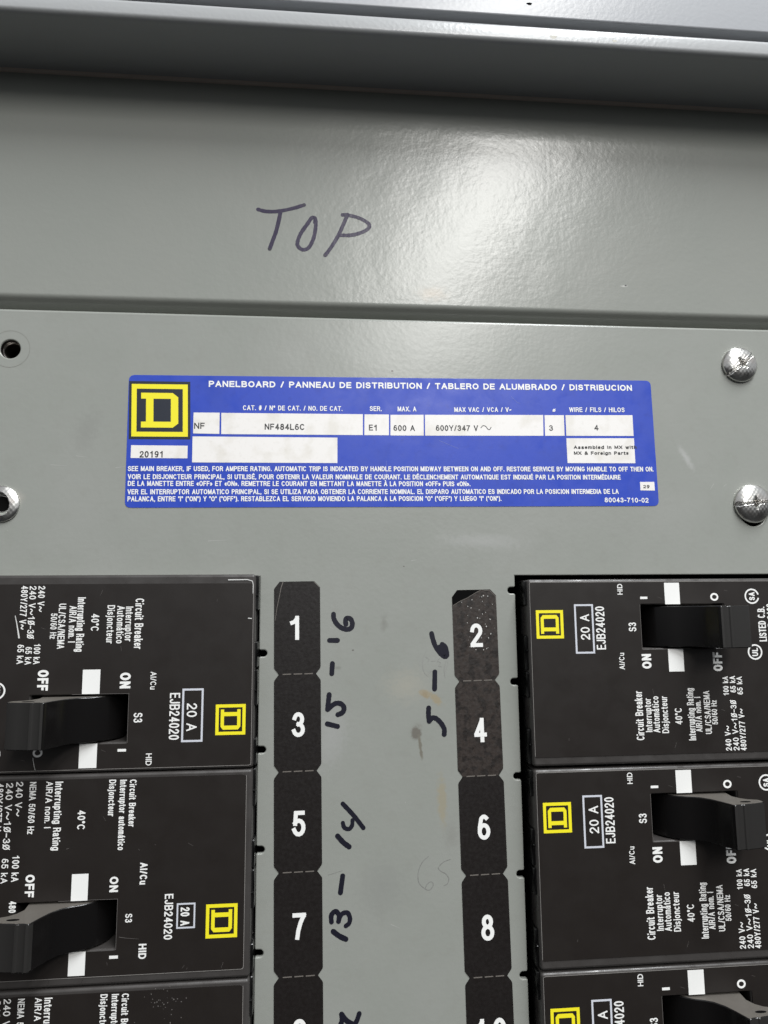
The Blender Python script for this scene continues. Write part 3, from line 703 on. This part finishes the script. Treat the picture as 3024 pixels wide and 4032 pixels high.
from_data('fine_scratches', vs, fs, mat('label_scratch', (.16, .2, .52), .4), lab)

# ------------------------------------------------------------------ circuit breakers
FZ = 5.5
# print layouts: (text, baseline, cap line, start, end, weight) measured from the inner face edge
PRINT_A = [('HID', 29.2, 27.7, 3.56, .6, .14), ('S3', 32.6, 30.4, 13.8, 11.3, .13), ('Al/Cu', 28.7, 27.2, 24.1, 19.6, .13), ('ON', 36.4, 33.7, 24.0, 20.0, .2), ('OFF', 57.0, 54.3, 25.0, 19.8, .2),
  ('Circuit Breaker', 33.2, 31.0, 43.1, 30.0, .12), ('Interruptor', 35.6, 33.7, 41.0, 32.0, .12), ('Automático', 37.8, 35.9, 41.2, 31.5, .12), ('Disjoncteur', 40.3, 38.4, 41.4, 31.5, .12), ('40°C', 44.3, 42.3, 39.2, 34.7, .12),
  ('Interrupting Rating', 47.9, 45.9, 43.5, 29.5, .12), ('AIR/A nom. I', 49.9, 48.1, 41.3, 31.9, .12), ('UL/CSA/NEMA', 52.6, 50.8, 41.9, 30.3, .12), ('50/60 Hz', 54.5, 52.9, 39.4, 32.9, .12),
  ('240 V∿', 58.0, 56.3, 46.5, 39.8, .13), ('100 kA', 58.3, 56.7, 31.7, 26.5, .13), ('240 V∿1Ø–3Ø', 60.2, 58.5, 46.5, 33.0, .13), ('65 kA', 60.4, 58.8, 30.9, 26.4, .13), ('480Y/277 V∿', 62.3, 60.6, 46.6, 35.3, .13), ('65 kA', 62.4, 60.8, 31.5, 26.6, .13),
  ('LISTED C.B.', 70.7, 68.5, 17.0, 7.3, .13), ('No. D-2169', 73.4, 71.3, 16.5, 6.5, .13), ('20 A', 19.2, 16.6, 15.9, 8.9, .12), ('EJB24020', 23.6, 21.0, 18.6, 6.8, .12)]
PRINT_B = [('HID', 29.3, 27.4, 8.4, 4.9, .18), ('S3', 32.8, 31.1, 15.6, 13.5, .14), ('Al/Cu', 29.6, 27.8, 27.5, 22.3, .17), ('ON', 36.9, 34.8, 24.45, 20.8, .2), ('OFF', 57.2, 55.0, 25.7, 20.4, .2),
  ('Circuit Breaker', 32.9, 31.2, 47.7, 36.2, .14), ('Interruptor automático', 35.3, 33.6, 47.7, 30.7, .14), ('Disjoncteur', 38.0, 36.3, 47.8, 38.9, .14), ('40°C', 45.4, 43.5, 40.6, 35.9, .14),
  ('Interrupting Rating', 51.2, 49.3, 47.7, 31.2, .13), ('AIR/A nom. I', 53.4, 51.8, 47.8, 36.6, .13), ('NEMA 50/60 Hz', 57.4, 55.8, 47.8, 35.3, .13),
  ('240 V∿', 60.7, 59.0, 47.9, 39.6, .13), ('100 kA', 60.6, 58.9, 30.4, 24.2, .13), ('240 V∿1Ø–3Ø', 63.1, 61.4, 47.7, 31.8, .13), ('65 kA', 63.1, 61.5, 29.7, 23.9, .13), ('480Y/277 V∿', 65.4, 63.7, 47.7, 34.4, .13), ('65 kA', 65.4, 63.8, 30.4, 24.6, .13),
  ('480', 60.8, 59.1, 19.7, 17.0, .15), ('20 A', 19.3, 17.1, 16.5, 12.2, .14), ('EJB24020', 23.3, 21.2, 19.8, 9.1, .14)]
def make_breaker(name, label, group, variant, lean=0.0):
    t = thing(name, label, 'circuit breaker', group=group)
    A_ = variant == 'A'
    w0, w1, wt0, wt1 = (34.3, 58.5, 6.5, 18.45) if A_ else (35.1, 59.5, 7.5, 18.9)
    win = lambda g=0.0: rrect(w0 - g, w1 + g, -wt1 - g, -wt0 + g, .4, 3)
    sheet('breaker_body', [rrect(2.05, 88, -49.35, .75, .8, 4), win()], -9, FZ - .14, M_black, t, bevel=.7, res=3)
    box('window_floor', w0 - 1, w1 + 1, -wt1 - 1, -wt0 + 1, -10.5, -9.05, M_cavity, t)
    st = rrect(2.6, 86, -47.0, -.05, .5) if A_ else rrect(3.6, 86, -48.2, -1.4, .9)
    sheet('faceplate', [st, win(.35)], FZ - .12, FZ, M_face, t, bevel=.03, res=1)
    # worn pale rim along the faceplate
    vs, fs = [], []
    x0, ya, yb = (2.55, 0.02, -47.0) if A_ else (3.55, -1.33, -48.25)
    ribbon([(75, ya), (x0 + .6, ya), (x0 + .15, ya - .15), (x0, ya - .6), (x0, yb + .3)], .10, FZ - .02, vs, fs, cap=False)
    from_data('faceplate_rim', vs, fs, mat_rim, t)
    vs, fs = [], []
    ribbon([(w0 - .3, -wt0 + .2), (w0 - .3, -wt1 - .25), (w0 + 6, -wt1 - .28), (w0 + 14, -wt1 - .25)], .10, FZ + .01, vs, fs, cap=False)
    from_data('window_rim', vs, fs, mat_rim2, t)
    # stepped inner side: raised tabs and recessed lands, once per pole
    for pole in (0, 1):
        o = -25.05 * pole + .5
        for (a, b, s, z1) in ((0, -6.9, 1.35, 3.9), (-7.1, -15.0, 1.7, -1.0), (-15.2, -24.6, 1.3, 3.7)):
            box('side_tab' if z1 > 0 else 'side_land', s, 2.3 if z1 > 0 else 2.6, o + b, o + a, -12, z1, M_gloss, t, bevel=.35 if z1 > 0 else .1, seg=3)
        box('side_rib', 1.5, 2.35, o - 19.4, o - 19.1, -3, 4.35, M_gloss, t, bevel=.05, seg=1)
    # handle: curved hub in the window, arm leaning to OFF, broad tip
    cx, cz, r = 46.2, -2.2, 9.6
    pr = [(cx + r * math.cos(math.radians(a)), cz + r * math.sin(math.radians(a))) for a in range(196, 104, -7)]
    pr += [(44.6, 7.4), (46.6, 8.5), (48.4, 10.6), (49.7, 13.2), (50.6, 15.4), (50.9, 16.2), (51.2, 16.6), (51.8, 16.65), (52.3, 16.3), (53.6, 16.2), (53.9, 16.45), (54.4, 16.4), (54.7, 16.1), (57.5, 15.7), (59.6, 15.1), (60.5, 14.5), (60.7, 13.5), (60.3, 12.2),
           (58.0, 11.4), (56.6, 10.2), (55.6, 8.2), (55.9, 5.0), (55.9, -2), (54, -8), (46, -9.6)]
    dz = .6 if not A_ else 0
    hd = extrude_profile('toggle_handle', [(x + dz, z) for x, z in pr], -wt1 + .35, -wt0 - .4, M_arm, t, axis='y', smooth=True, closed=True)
    bm = bmesh.new(); bm.from_mesh(hd.data)
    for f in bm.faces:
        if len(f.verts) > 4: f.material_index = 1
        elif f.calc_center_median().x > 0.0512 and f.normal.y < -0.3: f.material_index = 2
    eg = [e for e in bm.edges if len(e.link_faces) == 2 and any(len(f.verts) > 4 for f in e.link_faces)]
    bmesh.ops.bevel(bm, geom=eg, offset=.00022, segments=2, affect='EDGES', profile=.5); bm.to_mesh(hd.data); bm.free()
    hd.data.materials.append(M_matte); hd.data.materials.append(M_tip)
    for y in (-wt0 - .38, -wt1 + .33):  # shade inside each side hole put in as a flat black oval
        vs = [(55.8 + dz + 1.5 * math.cos(a), y, 13.9 + .55 * math.sin(a)) for a in [j * math.pi / 8 for j in range(16)]]
        s = 1 if y > -10 else -1
        vs2 = [(x, yy + .03 * s, z) for x, yy, z in vs]
        n = 16; from_data('handle_hole', vs + vs2, [tuple(range(n)), tuple(range(n, 2 * n))] + [(j, (j + 1) % n, n + (j + 1) % n, n + j) for j in range(n)], M_cavity, hd)
    # printing
    zt = FZ + .02
    for (s, base, cap, a, b, wgt) in (PRINT_A if A_ else PRINT_B):
        text('printed_text', s, (base, -a), (base, -b), base - cap, zt, M_white, t, wgt + .02)
    for (a0, a1, b0, b1) in (((41.4, 45.8, .35, 6.35), (41.4, 45.8, 18.75, 24.9)) if A_ else ((42.0, 46.0, 1.8, 7.3), (42.1, 46.1, 19.1, 25.4))):
        prism('white_stripe', [(a0, -b1), (a1, -b1), (a1, -b0), (a0, -b0)], zt - .01, zt + .02, M_white, t)
    b0, b1 = ((4.2, 4.85) if A_ else (5.3, 6.0))
    prism('on_symbol', [(34.2, -b1), (36.3, -b1), (36.3, -b0), (34.2, -b0)], zt - .01, zt + .01, M_white, t)
    vs, fs = [], []; ribbon(EL(56.0, -4.4 if A_ else -5.2, .95, .85), .5, zt, vs, fs); from_data('off_symbol', vs, fs, M_white, t)
    for cx_, cy_, s in ((67.2, -4.3, 'SA'), (66.9, -19.9, 'UL')):
        vs, fs = [], []; ribbon(EL(cx_, cy_, 1.95, 1.95) if s == 'UL' else A(cx_, cy_, 1.95, 1.95, 20, 340, 24), .42, zt, vs, fs); c = from_data('approval_mark', vs, fs, M_white, t)
        text('printed_text', s, (cx_ + .85, cy_ - 1.15), (cx_ + .85, cy_ + 1.15), 1.7, zt, M_white, c, .2)
    if A_: bx = (15.0, 20.45, 6.15, 19.65, .5)
    else: bx = (15.7, 20.3, 11.5, 17.5, .4)
    a0, a1, b0, b1, k = bx
    vs, fs = [], []; ribbon([(a0 + k / 2, -b1 + k / 2), (a1 - k / 2, -b1 + k / 2), (a1 - k / 2, -b0 - k / 2), (a0 + k / 2, -b0 - k / 2), (a0 + k / 2, -b1 + k / 2)], k, zt, vs, fs, cap=False)
    from_data('rating_frame', vs, fs, M_silver, t)
    if A_: emblem((11.8, -15.45), (0, 7.75), (-7.7, 0), zt - .01, t, None, .105)
    else: emblem((13.05, -16.9), (0, 8.0), (-7.8, 0), zt - .01, t, None, .105)
    # stray scratches
    rn = random.Random(5 if A_ else 8); vs, fs = [], []
    for _ in range(9):
        x, y = rn.uniform(5, 60), -rn.uniform(27, 45) if rn.random() < .7 else -rn.uniform(1.5, 5); a = rn.uniform(0, 6.28); l = rn.uniform(.3, 1.6)
        ribbon([(x, y), (x + l * math.cos(a), y + l * math.sin(a))], .05, zt - .01, vs, fs, cap=False)
    from_data('fine_scratches', vs, fs, mat_rim2, t)
    return t
mat_rim = mat('worn_plate_rim', (0.30, 0.285, 0.27), .35)
mat_rim2 = mat('worn_dark_rim', (0.13, 0.12, 0.115), .35)
def copy_tree(o, parent=None):
    c = o.copy(); col.objects.link(c)
    if parent: c.parent = parent
    for ch in list(o.children): copy_tree(ch, c)
    return c
def place(o, label, group, x, y, rot):
    o.location = Wd(x, y, 0); o.rotation_euler = (0, -rot, 0); o['label'] = label; o['group'] = group
GR = 'two-pole breakers in the right row'; GL = 'two-pole breakers in the left row'
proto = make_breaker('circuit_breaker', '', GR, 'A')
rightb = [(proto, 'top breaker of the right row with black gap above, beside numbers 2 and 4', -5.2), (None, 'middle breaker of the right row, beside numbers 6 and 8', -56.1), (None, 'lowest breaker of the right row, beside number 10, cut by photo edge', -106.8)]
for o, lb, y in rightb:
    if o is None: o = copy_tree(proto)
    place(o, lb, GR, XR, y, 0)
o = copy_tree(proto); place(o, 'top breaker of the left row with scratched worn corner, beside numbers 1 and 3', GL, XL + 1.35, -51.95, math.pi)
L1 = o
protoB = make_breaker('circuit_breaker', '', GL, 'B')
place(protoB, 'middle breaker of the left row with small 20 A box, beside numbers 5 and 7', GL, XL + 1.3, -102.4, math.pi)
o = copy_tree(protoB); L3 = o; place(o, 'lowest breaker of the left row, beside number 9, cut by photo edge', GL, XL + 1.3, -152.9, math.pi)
# curved white scratch and worn corner on the top left breaker
vs, fs = [], []
def LP(u, v, z=FZ + .03):
    x, y = P(u, v, z); return (-(x - (XL + 1.35)), -(y + 51.95))
mat_scratch_white = mat('scratch_white', (.7, .7, .68), .4)
for pts, w, w1 in (
        ([(60, 2425), (66, 2455), (71, 2485), (75, 2512)], .16, .4),
        ([(129, 2985), (133, 3010), (138, 3032)], .10, None),
        ([(900, 2283), (975, 2282), (994, 2288), (997, 2300), (996, 2335)], .26, .12),
        ([(978, 2434), (990, 2435)], .22, None)):
    vs, fs = [], []; ribbon([LP(*p) for p in pts], w, FZ + .03, vs, fs, w1=w1)
    from_data('white_scratch', vs, fs, mat_scratch_white, L1)

# pale dust smears and nicks that only some breakers carry
def mark(o, ox, oy, rot, paths, w, m):
    for pts in paths:
        q = []
        for u, v in pts:
            x, y = P(u, v, FZ); q.append((-(x - ox), -(y - oy)) if rot else (x - ox, y - oy))
        vs, fs = [], []; ribbon(q, w, FZ + .03, vs, fs, w1=w * .4); from_data('fine_scratches', vs, fs, m, o)
mark(protoB, XL + 1.3, -102.4, True, [[(470, 3690), (500, 3694), (545, 3697)], [(262, 3343), (272, 3340)]], .12, mat_rim2)
rn = random.Random(21); specks = []
for _ in range(34):
    u, v = rn.gauss(640, 45), rn.gauss(3945, 38); r = rn.uniform(.06, .2); x, y = P(u, v, FZ); specks.append((-(x - XL - 1.3), -(y + 152.9), r))
vs, fs = [], []
for x, y, r in specks:
    b = len(vs); vs += [(x + r * math.cos(a) * rn.uniform(.5, 1.4), y + r * math.sin(a) * rn.uniform(.5, 1.4), FZ + .02) for a in [j * math.pi / 3 for j in range(6)]]; fs.append(tuple(range(b, b + 6)))
from_data('dust_specks', vs, fs, mat_rim2, L3)['kind'] = 'stuff'
